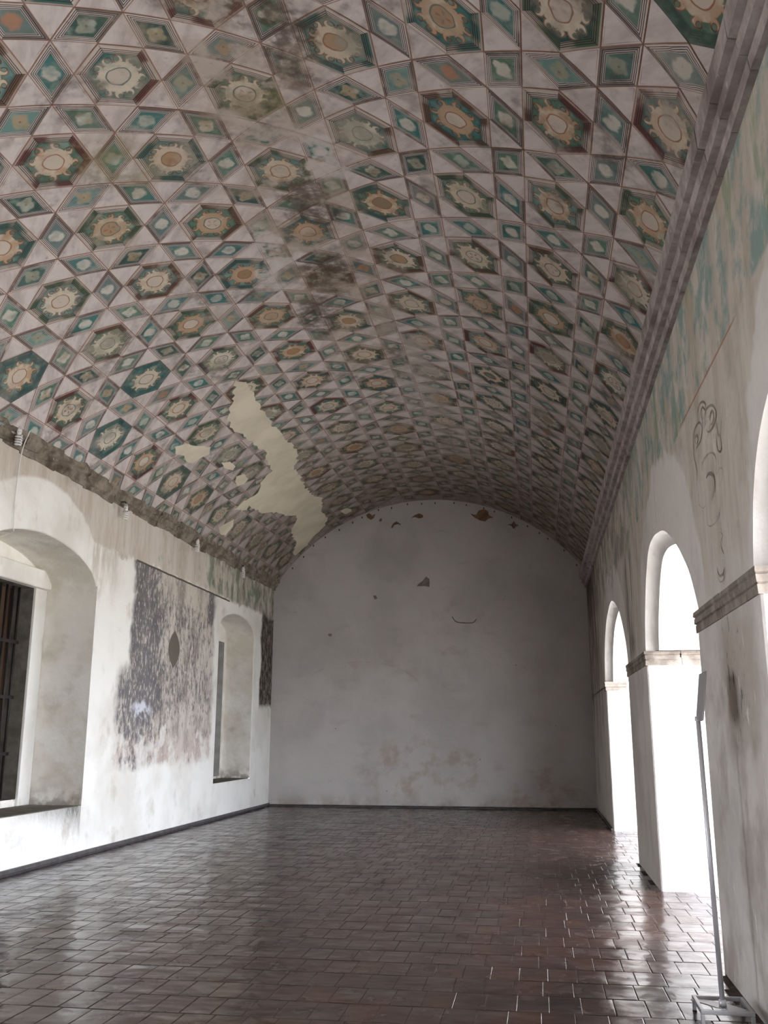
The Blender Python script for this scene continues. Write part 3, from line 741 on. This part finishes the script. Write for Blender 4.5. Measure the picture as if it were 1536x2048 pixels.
for r in range(-4, 5):
    bm = bmesh.new(); ul = bm.loops.layers.uv.new('loc'); cache = {}
    for a, b in zip(HEXN, HEXN[1:] + HEXN[:1]):
        tri_patch(bm, (0, 3 * r), (a[0], a[1] + 3 * r), (b[0], b[1] + 3 * r), .004, ul, lambda u, v, q: hex_local(q, 0, 3 * r), 2, cache)
    me = bpy.data.meshes.new('painted_hexagon'); bm.to_mesh(me); bm.free(); me.materials.append(M_HEX)
    for k in range(-8, 22):
        y = Y0 + (3 * k + 1.5 * r) * EY
        if y < 2.6 or y > YB - .25: continue
        o = mko('painted_hexagon', me, None, ceiling); o.location = (0, 3 * k * EY, 0)
        rg = random.Random(1000 * r + k)
        fc = rg.choices([MAROON, BROWN, GREEN, TEAL, SLATE], [3, 4, 3, 3, 1])[0]
        if r <= -3: fc = rg.choice([TEAL, TEAL, MAROON, GREEN, SLATE])
        if r >= 3 and y < 9: fc = rg.choice([MAROON, MAROON, GREEN, BROWN])
        ga, fl = rg.random(), (1 if rg.random() < .15 else 0)
        ye = y - .0092 * r + WARP[r]
        for ky, ks, kc, kg, kf in KNOWN:
            if abs(ky - ye) < .3 and abs(ks - S0 - r * .8873) < .3: fc, ga, fl = kc, kg, kf
        o.color = fc[:3] + (ga,); o.pass_index = rg.randrange(1, 900) + (0, 1000, 5100)[fl]
# rhombi: three directions
RH = [[(1, 0), (2, -1), (2, 0), (1, 1)], [(0, 1), (1, 1), (0, 2), (-1, 2)], [(-1, 1), (-1, 2), (-2, 2), (-2, 1)]]
insts = []
for r in range(-5, 5):
    for kind in range(3):
        V4 = [(i, j + 3 * r) for i, j in RH[kind]]
        js = [q[1] for q in V4]
        if min(js) < -14.6 or max(js) > 14: continue
        bm = bmesh.new(); ul = bm.loops.layers.uv.new('loc'); cache = {}
        # V4 order: obtuse, tip, obtuse, tip -> local a,b along two sides
        A, B, C, D = V4
        tri_patch(bm, A, B, D, .004, ul, lambda u, v, q: (u, v), 2, cache)
        tri_patch(bm, C, D, B, .004, ul, lambda u, v, q: (1 - u, 1 - v), 2, cache)
        me = bpy.data.meshes.new('painted_rhombus'); bm.to_mesh(me); bm.free(); me.materials.append(M_RHO)
        for k in range(-9, 22):
            cy = sum(Y0 + (i + j / 2) * EY for i, j in V4) / 4 + 3 * k * EY
            if cy < 2.6 or cy > YB - .1: continue
            insts.append((cy, me, k))
insts.sort(key=lambda t: t[0])
vis = [t for t in insts if t[0] > 4.0]; near, far = [t for t in insts if t[0] <= 4.0][-10:] * 0 + vis[:290], vis[290:]
for n, (cy, me, k) in enumerate(near):
    o = mko('painted_rhombus', me, None, ceiling); o.location = (0, 3 * k * EY, 0); o.pass_index = random.randrange(1, 900)
bm = bmesh.new()
for cy, me, k in far:
    n0 = len(bm.verts); bm.from_mesh(me); bm.verts.ensure_lookup_table()
    for v in bm.verts[n0:]: v.co.y += 3 * k * EY
if far: mk('painted_rhombi', bm, M_RHO, ceiling, kind='stuff')

# bare repair plaster where the painting fell
PATCHES = [
 [(11.48,-1.76),(11.67,-1.66),(11.95,-1.69),(12.31,-1.73),(12.73,-1.74),(13.08,-1.74),(13.41,-1.8),(13.61,-1.75),(14.21,-1.75),(14.77,-1.74),(15.3,-1.89),(15.46,-1.99),(16.0,-2.01),(16.51,-2.07),(17.22,-2.1),(17.69,-1.97),(18.35,-2.17),(19.02,-2.18),(19.43,-2.42),(19.61,-2.82),(19.77,-2.94),(19.71,-3.3),(19.43,-3.28),(19.11,-3.06),(18.39,-2.96),(18.06,-2.74),(17.76,-2.62),(17.42,-2.73),(16.95,-2.82),(16.51,-2.98),(16.07,-3.06),(15.68,-3.06),(15.78,-3.16),(15.35,-3.29),(15.36,-3.14),(15.45,-2.94),(15.5,-2.78),(15.2,-2.62),(15.08,-2.44),(15.05,-2.3),(14.64,-2.27),(14.13,-2.15),(13.75,-2.21),(13.24,-2.24),(12.8,-2.28),(12.45,-2.25),(12.2,-2.12),(12.0,-1.97),(11.71,-1.88)],
 [(12.12,-3.06),(12.25,-2.93),(12.58,-2.84),(12.85,-2.72),(13.02,-2.82),(12.93,-2.95),(12.89,-3.08),(12.71,-3.13),(12.51,-3.08),(12.29,-3.14)],
 [(13.55,-2.8),(13.72,-2.69),(13.99,-2.69),(14.05,-2.77),(13.74,-2.83)],
 [(14.34,-2.81),(14.46,-2.69),(14.72,-2.71),(14.79,-2.82),(14.68,-2.92),(14.47,-2.89)],
 [(15.39,-3.71),(15.65,-3.42),(15.84,-3.55),(15.84,-3.76),(15.62,-3.79)],
 [(19.04,-1.88),(19.01,-1.75),(19.23,-1.66),(19.41,-1.68),(19.41,-1.82)]]
for pi, pp in enumerate(PATCHES):
    rg = random.Random(pi); q = []
    for a, b in zip(pp, pp[1:] + pp[:1]):
        d = Vector((b[0] - a[0], b[1] - a[1])); n = max(2, int(d.length / .07))
        for k in range(n):
            j = .035 if k else .0
            if pi: j *= .3
            q.append((a[0] + d.x * k / n + rg.uniform(-j, j), a[1] + d.y * k / n + rg.uniform(-j, j)))
    bm = bmesh.new(); f = poly(bm, [(a, b, 0) for a, b in q])
    if f.normal.z < 0: f.normal_flip()
    bmesh.ops.triangulate(bm, faces=bm.faces)
    s = math.floor(min(b for a, b in q) / .12) * .12
    while s < max(b for a, b in q):
        bmesh.ops.bisect_plane(bm, geom=bm.verts[:] + bm.edges[:] + bm.faces[:], plane_co=(0, s, 0), plane_no=(0, 1, 0)); s += .12
    be = [e for e in bm.edges if len(e.link_faces) == 1]
    ext = bmesh.ops.extrude_edge_only(bm, edges=be)
    low = {v for v in ext['geom'] if isinstance(v, bmesh.types.BMVert)}
    for v in bm.verts:
        v.co = on_vault(v.co.x, v.co.y, -.01 if v in low else .012)
    bmesh.ops.recalc_face_normals(bm, faces=bm.faces)
    mk('plaster_repair', bm, M_PATCH, ceiling)

# ---- cornices: separate moulded stones on both sides
PRO_R = [(-.02, 4.53), (.04, 4.532), (.048, 4.60), (.028, 4.612), (.085, 4.622), (.095, 4.69), (.07, 4.705), (.13, 4.722), (.14, 4.85), (-.12, 4.92)]
PRO_L = [(-.02, 4.62), (.03, 4.635), (.045, 4.69), (.075, 4.71), (.085, 4.77), (.12, 4.79), (.13, 4.87), (.0, 4.92), (-.1, 4.9)]
def cornice(name, side, mat, label, step, rough, pro):
    root = None; y = YF + .1; k = 0
    bm = bmesh.new(); xw = XR if side > 0 else XL
    box(bm, xw - .02, xw + .02, YF, YB, pro[0][1] + .05, pro[0][1] + .12)
    root = mk(name, bm, mat, kind='structure'); root['label'] = label
    while y < YB - .05:
        ln = min(step * random.uniform(.8, 1.2), YB - y); bm = bmesh.new(); ns = 5 if rough > .01 else 3; R = []
        dz = random.uniform(-1, 1) * rough * .6; dx = random.uniform(-1, 0) * rough * .6
        for t in range(ns):
            yy = y + .004 + (ln - .008) * t / (ns - 1); ring = []
            for px_, pz in pro:
                j = rough if px_ > 0 else 0
                pxx = px_ + dx + random.uniform(-1, .35) * j; pzz = pz + dz + random.uniform(-.6, .6) * j
                ring.append(bm.verts.new((xw - side * pxx, yy, pzz)))
            R.append(ring)
        n = len(pro)
        for A, B in zip(R, R[1:]):
            for i in range(n): bm.faces.new((A[i], A[(i + 1) % n], B[(i + 1) % n], B[i]))
        bm.faces.new(R[0]); bm.faces.new(R[-1][::-1])
        bmesh.ops.recalc_face_normals(bm, faces=bm.faces)
        mk('cornice_stone', bm, mat, root); y += ln
    return root
cornice('trim_1', 1, M_STONE_R, 'straight moulded grey stone cornice above the arcade', .47, .004, PRO_R)
cornice('trim_2', -1, M_STONE_L, 'crumbling weathered stone cornice above the window wall', .8, .028, PRO_L)

# ---- skirting strips at the wall feet
def strip(name, pts, h, t):
    bm = bmesh.new()
    tube(bm, pts, h / 2, 6); return mk(name, bm, M_SKIRT, kind='structure')
def wob(a, b, n, ax, j):
    out = []
    for k in range(n + 1):
        p = Vector(a).lerp(Vector(b), k / n); p[ax] += random.uniform(-j, j); out.append(p)
    return out
strip('baseboard_left', wob((XL + .02, YF + .1, .03), (XL + .02, YB - .02, .03), 40, 0, .004), .075, .04)
strip('baseboard_back', wob((XL + .02, YB - .02, .025), (XR - .02, YB - .02, .025), 16, 1, .003), .04, .04)
strip('baseboard_right', wob((XR - .02, 15.9, .02), (XR - .02, YB - .02, .02), 8, 0, .004), .04, .04)

# ---- clay floor tiles in running bond
TX, TY = .18, .335
tile_meshes = []
for v in range(6):
    rg = random.Random(50 + v); bm = bmesh.new(); n = 4
    ax, ay = rg.uniform(-1, 1), rg.uniform(-1, 1); dome = rg.uniform(-.0008, .0012)
    G = []
    for a in range(n + 1):
        row = []
        for b in range(n + 1):
            u, w_ = a / n * 2 - 1, b / n * 2 - 1
            # edge rows drop into the joint
            z = ax * u * .0004 + ay * w_ * .0009 + dome * (1 - u * u) * (1 - w_ * w_) + .0005 * math.sin(3 * w_ + v) * (1 - u * u)
            if a in (0, n) or b in (0, n): z -= .0010
            uu = {0: -1, 1: -.965, n - 1: .965, n: 1}.get(a, u); ww = {0: -1, 1: -.965, n - 1: .965, n: 1}.get(b, w_)
            row.append(bm.verts.new((uu * (TX / 2 - .0025), ww * (TY / 2 - .0025), z)))
        G.append(row)
    for a in range(n):
        for b in range(n): bm.faces.new((G[a][b], G[a + 1][b], G[a + 1][b + 1], G[a][b + 1])).smooth = True
    me = bpy.data.meshes.new('floor_tile'); bm.to_mesh(me); bm.free(); me.set_sharp_from_angle(angle=math.radians(6)); me.materials.append(M_TILE); tile_meshes.append(me)
tiles = []
row = 0; y = 1.0; trng = random.Random(3)
while y < YB:
    x = XL + .01 - (TX * .5 if row % 2 else 0) * .55 - trng.uniform(0, .035)
    while x < XR + TW:
        cx_, cy_ = x + TX / 2, y + TY / 2
        inside = XL < cx_ < XR
        if not inside and cx_ > XL: inside = any(a - .15 < cy_ < b + .15 for a, b in ARCHES)
        if inside: tiles.append((cx_, cy_))
        x += TX
    y += TY; row += 1
def in_view(x, y):
    d = Vector((x, y, -CAMH)); zc = d.dot(fw)
    if zc < .5: return False
    return abs(d.dot(r2) / zc * FPX) < 790 and abs(d.dot(u2) / zc * FPX) < 1040
seen = sorted([t for t in tiles if in_view(*t)], key=lambda t: t[1])
near_t = set(seen[:295])
rv, rf = [], []
tv = [[v.co.copy() for v in me.vertices] for me in tile_meshes]; tf = [[tuple(p.vertices) for p in me.polygons] for me in tile_meshes]
for t in tiles:
    mi = trng.randrange(len(tile_meshes))
    rot = Matrix.Rotation(trng.uniform(-.0022, .0022), 4, 'X') @ Matrix.Rotation(trng.uniform(-.002, .002), 4, 'Y') @ Matrix.Rotation(trng.uniform(-.006, .006), 4, 'Z')
    mw = Matrix.Translation((t[0], t[1], trng.uniform(-.0003, .0003))) @ rot @ (Matrix.Rotation(math.pi, 4, 'Z') if trng.random() < .5 else Matrix())
    if t in near_t:
        o = mko('floor_tile', tile_meshes[mi], None, floor); o.matrix_local = mw
    else:
        n0 = len(rv); rv += [mw @ v for v in tv[mi]]; rf += [tuple(i + n0 for i in f) for f in tf[mi]]
n0 = len(rv); rv += [Vector(q) for q in ((XL, YF, 0), (XR + TW, YF, 0), (XR + TW, 1.0, 0), (XL, 1.0, 0))]; rf.append((n0, n0 + 1, n0 + 2, n0 + 3))
me = bpy.data.meshes.new('floor_tiles_beyond'); me.from_pydata(rv, [], rf); me.update()
for p in me.polygons: p.use_smooth = True
me.set_sharp_from_angle(angle=math.radians(6))
mko('floor_tiles_beyond', me, M_TILE, floor, kind='stuff')

# ================================================================== WALL MARKS
def flat_patch(name, pts, to3, mat, parent, th=.004):
    bm = bmesh.new(); f = poly(bm, [to3(a, b, th) for a, b in pts]); e = bmesh.ops.extrude_face_region(bm, geom=[f])
    for v in e['geom']:
        if isinstance(v, bmesh.types.BMVert): v.co = v.co + (Vector(to3(0, 0, -th)) - Vector(to3(0, 0, th)))
    bmesh.ops.recalc_face_normals(bm, faces=bm.faces); return mk(name, bm, mat, parent)
onback = lambda x, z, o: (x, YB - o, z)
FR = [[(-3.649,6.302),(-3.58,6.346),(-3.511,6.286),(-3.431,6.318),(-3.465,6.226),(-3.534,6.182),(-3.614,6.232)],
 [(-3.351,6.176),(-3.294,6.22),(-3.282,6.162),(-3.328,6.129)],
 [(-3.078,5.982),(-3.032,6.084),(-2.953,6.127),(-2.874,6.078),(-2.851,6.032),(-2.919,6.068),(-2.998,6.048),(-3.044,5.981)],
 [(-2.625,6.196),(-2.534,6.261),(-2.444,6.293),(-2.354,6.255),(-2.355,6.197),(-2.445,6.178),(-2.534,6.215)],
 [(-1.305,6.25),(-1.174,6.211),(-1.105,6.311),(-.994,6.341),(-.907,6.292),(-.888,6.19),(-.79,6.141),(-.9,6.122),(-.979,6.057),(-1.088,6.083),(-1.197,6.144)],
 [(-.489,5.972),(-.401,5.98),(-.345,6.046),(-.315,5.977),(-.24,5.941),(-.316,5.921),(-.362,5.866),(-.403,5.935)]]
for q in FR: flat_patch('fresco_fragment', q, onback, M_OCHRE, wall_back)
for q in [[(-2.501,4.646),(-2.478,4.701),(-2.378,4.765),(-2.3,4.863),(-2.223,4.806),(-2.225,4.628),(-2.346,4.654)],
          [(-3.481,4.469),(-3.414,4.468),(-3.38,4.4),(-3.447,4.379)], [(-4.485,3.637),(-4.406,3.647),(-4.394,3.592),(-4.462,3.582)]]:
    flat_patch('plaster_loss', q, onback, M_GREYF, wall_back)
# lip of loose plaster and iron nails following the vault
bm = bmesh.new(); tube(bm, interp([(-1.74, YB, 3.97), (-1.66, YB, 3.86), (-1.5, YB, 3.83), (-1.3, YB, 3.83), (-1.22, YB, 3.9)], 4), .012, 6); mk('plaster_crack', bm, M_GREYF, wall_back)
for k in range(22):
    t = -.86 + 1.72 * k / 21 + random.uniform(-.02, .02); rr = VR - random.uniform(.03, .1)
    x, z = VX + rr * math.sin(t), VZ + rr * math.cos(t); bm = bmesh.new()
    tube(bm, [(x, YB + .01, z), (x, YB - .05, z), (x + .004, YB - .055, z - .03)], .011, 5); mk('nail', bm, M_IRON, wall_back)

# painted grotesque ornament on the spandrel of the near pier (brush lines on the plaster)
LINES = [([(6.143,3.524),(6.149,3.586),(6.074,3.62),(5.961,3.608),(5.867,3.562),(5.876,3.524),(5.956,3.569),(6.029,3.561),(6.018,3.515),(5.995,3.465)],.014),
 ([(5.927,3.433),(5.908,3.493),(5.823,3.513),(5.667,3.479),(5.573,3.416),(5.583,3.365),(5.684,3.348),(5.836,3.361),(5.897,3.399)],.016),
 ([(5.761,3.41),(5.724,3.445),(5.658,3.434),(5.643,3.393),(5.695,3.371),(5.741,3.379)],.02),
 ([(6.352,3.4),(6.382,3.48),(6.291,3.53),(6.121,3.52),(6.04,3.467),(6.065,3.413),(6.157,3.391),(6.304,3.394)],.014),
 ([(6.303,3.428),(6.303,3.472),(6.221,3.463),(6.205,3.423),(6.261,3.411)],.018),
 ([(5.579,3.402),(5.574,3.323),(5.564,3.257),(5.508,3.235),(5.428,3.304)],.01),
 ([(5.62,3.283),(5.614,3.188),(5.539,3.138),(5.492,3.158),(5.499,3.228)],.012),
 ([(6.368,3.475),(6.398,3.379),(6.339,3.265),(6.353,3.183)],.014),
 ([(6.168,3.191),(6.111,3.233),(5.991,3.243),(5.826,3.22),(5.705,3.165),(5.682,3.108),(5.717,3.048)],.009),
 ([(6.03,3.111),(5.939,3.114),(5.827,3.079),(5.776,3.025),(5.792,2.951)],.022),
 ([(5.677,2.914),(5.666,2.85),(5.729,2.797),(5.838,2.776),(6.041,2.794),(6.13,2.842),(6.117,2.92)],.008),
 ([(5.702,3.036),(5.596,3.052),(5.515,3.021),(5.552,2.979),(5.662,2.948)],.005),
 ([(6.345,3.094),(6.355,3.02),(6.216,2.956),(6.124,2.955)],.005),
 ([(5.918,2.506),(5.912,2.475),(5.847,2.441),(5.751,2.44),(5.708,2.47)],.014),
 ([(5.953,2.474),(5.879,2.412),(5.768,2.402),(5.675,2.442),(5.662,2.513)],.007),
 ([(5.754,2.696),(5.675,2.657),(5.753,2.628),(5.743,2.588),(5.685,2.547)],.01)]
for q, wd in LINES:
    P = interp([Vector(a) for a in q], 6); bm = bmesh.new(); n = len(P); L, R_ = [], []
    for i, p in enumerate(P):
        t = (P[min(i + 1, n - 1)] - P[max(i - 1, 0)]).normalized(); ww = .6 * wd * (.35 + .65 * math.sin(math.pi * (i + .5) / n))
        a, b = p + Vector((-t.y, t.x)) * ww, p - Vector((-t.y, t.x)) * ww
        L.append(bm.verts.new((XR - .003, a.x, a.y))); R_.append(bm.verts.new((XR - .003, b.x, b.y)))
    for i in range(n - 1): bm.faces.new((L[i], L[i + 1], R_[i + 1], R_[i]))
    mk('painted_scroll_line', bm, M_INK if wd > .011 else M_INKS, wall_right)
bm = bmesh.new(); face = [(5.99,3.051),(5.968,3.07),(5.88,3.054),(5.815,3.012),(5.844,2.965),(5.916,2.928),(5.97,2.97)]
poly(bm, [(XR - .0025, a, b) for a, b in face]); mk('painted_oval', bm, M_GREYF if False else plain('pale_paint', srgb(186, 178, 166), .95), wall_right)

# ================================================================== THINGS
# ---- sign stand by the near pier
st = empty('sign_stand', (.935, 5.71, 0))
tag(st, 'slim grey metal sign stand with open rectangular base beside the near arcade pier', 'sign stand')
def part(name, fn, mat, parent=st, bev=.003, smooth=False):
    bm = bmesh.new(); fn(bm); 
    if bev: clean(bm, bev, 35, 2)
    for v in bm.verts: v.co -= Vector(st.location)
    return mk(name, bm, mat, parent, smooth)
bx0, bx1, by0, by1 = .797, 1.072, 5.565, 5.868
part('base_rail', lambda b: box(b, bx0, bx1, by0, by0 + .02, .06, .082), M_BASE)
part('base_rail', lambda b: box(b, bx0, bx1, by1 - .02, by1, .06, .082), M_BASE)
part('base_rail', lambda b: box(b, bx0, bx0 + .02, by0 + .021, by1 - .021, .06, .082), M_BASE)
part('base_rail', lambda b: box(b, bx1 - .02, bx1, by0 + .021, by1 - .021, .06, .082), M_BASE)
for lx in (bx0, bx1 - .02):
    for ly in (by0, by1 - .02):
        part('foot', lambda b: box(b, lx, lx + .02, ly, ly + .02, .006, .059), M_BASE)
        part('rubber_pad', lambda b: box(b, lx - .001, lx + .021, ly - .001, ly + .021, -.002, .006), M_IRON)
def diag(b):
    c, d = Vector((bx0 + .02, by1 - .02)), Vector((bx1 - .02, by0 + .02)); e = (d - c).normalized(); nrm = Vector((-e.y, e.x)) * .05
    A = [c + nrm * .2, c - nrm * .9, (c + d) / 2 - nrm, d - nrm * .2, d + nrm * .9, (c + d) / 2 + nrm]
    f0 = b.faces.new([b.verts.new((q.x, q.y, .064)) for q in A]); f1 = b.faces.new([b.verts.new((q.x, q.y, .070)) for q in A][::-1])
    a0, a1 = list(f0.verts), list(f1.verts)[::-1]
    for i in range(6): b.faces.new((a0[i], a0[(i + 1) % 6], a1[(i + 1) % 6], a1[i]))
part('base_plate', diag, M_BASE, bev=0)
part('pole', lambda b: tube(b, [(.935, 5.71, .068), (.921, 5.72, 1.60)], .0135, 14), M_METAL, bev=0, smooth=True)
part('collar', lambda b: tube(b, [(.935, 5.71, .07), (.9348, 5.71, .10)], .02, 14), M_METAL, bev=0, smooth=True)
def pan(b):
    # upright panel, top leaning towards the wall; long side running along the hall
    c0, c1 = Vector((.930, 5.86)), Vector((.918, 5.58)); lean = .038; t = .012
    V = []
    for z, lx in ((1.575, 0), (1.85, lean)):
        for c in (c0, c1):
            V.append([b.verts.new((c.x + lx, c.y, z)), b.verts.new((c.x + lx + t, c.y, z))])
    q = lambda *f: b.faces.new(f)
    (a, a2), (c, c2), (d, d2), (e, e2) = V
    q(a, c, e, d); q(a2, d2, e2, c2); q(a, d, d2, a2); q(c, c2, e2, e); q(a, a2, c2, c); q(d, e, e2, d2)
sp = part('sign_panel', pan, M_PANEL)
part('panel_clip', lambda b: box(b, .905, .945, 5.705, 5.735, 1.572, 1.60), M_METAL)

# ---- spiral lamps under the window-wall cornice
BULBS = [(9.13, 4.70, 'spiral fluorescent bulb under the cornice nearest the hanging cable'),
         (11.97, 4.50, 'spiral fluorescent bulb under the cornice just beyond the near window'),
         (14.83, 4.585, 'spiral fluorescent bulb under the cornice above the dark mural patch'),
         (17.4, 4.55, 'spiral fluorescent bulb under the cornice above the far window')]
for by, bz, lab in BULBS:
    x0 = XL + .1; lamp = empty('spiral_bulb', (x0, by, bz)); tag(lamp, lab, 'light bulb', 'bulbs along the left cornice')
    bm = bmesh.new(); tube(bm, [(0, 0, .10), (0, 0, .13), (0, 0, .131), (0, 0, .16)], [.03, .03, .022, .022], 12); mk('socket', bm, M_WHITE, lamp, True)
    bm = bmesh.new(); tube(bm, [(0, 0, .06), (0, 0, .10)], [.026, .03], 12); mk('ballast', bm, M_WHITE, lamp, True)
    bm = bmesh.new(); N = 60
    tube(bm, [(.034 * math.cos(k / N * 8 * math.pi), .034 * math.sin(k / N * 8 * math.pi), .06 - .12 * k / N) for k in range(N + 1)], .0095, 6); mk('spiral_tube', bm, M_GLASSY, lamp, True)
    bm = bmesh.new(); tube(bm, [(0, 0, .16), (-.01, 0, .19), (-.09, 0, .19)], .008, 6); mk('bracket', bm, M_IRON, lamp)
# ---- hanging cable
bm = bmesh.new()
tube(bm, interp([(XL + .14, 9.28, 4.86), (XL + .06, 9.283, 4.6), (XL + .02, 9.305, 4.1), (XL + .02, 9.335, 3.74), (XL - .1, 9.5, 3.735), (XL - .3, 9.47, 3.66), (XL - .55, 9.2, 3.62)], 6), .006, 6)
tag(mk('hanging_cable', bm, M_WHITE, None, True), 'thin pale cable hanging from the left cornice into the window arch', 'cable')
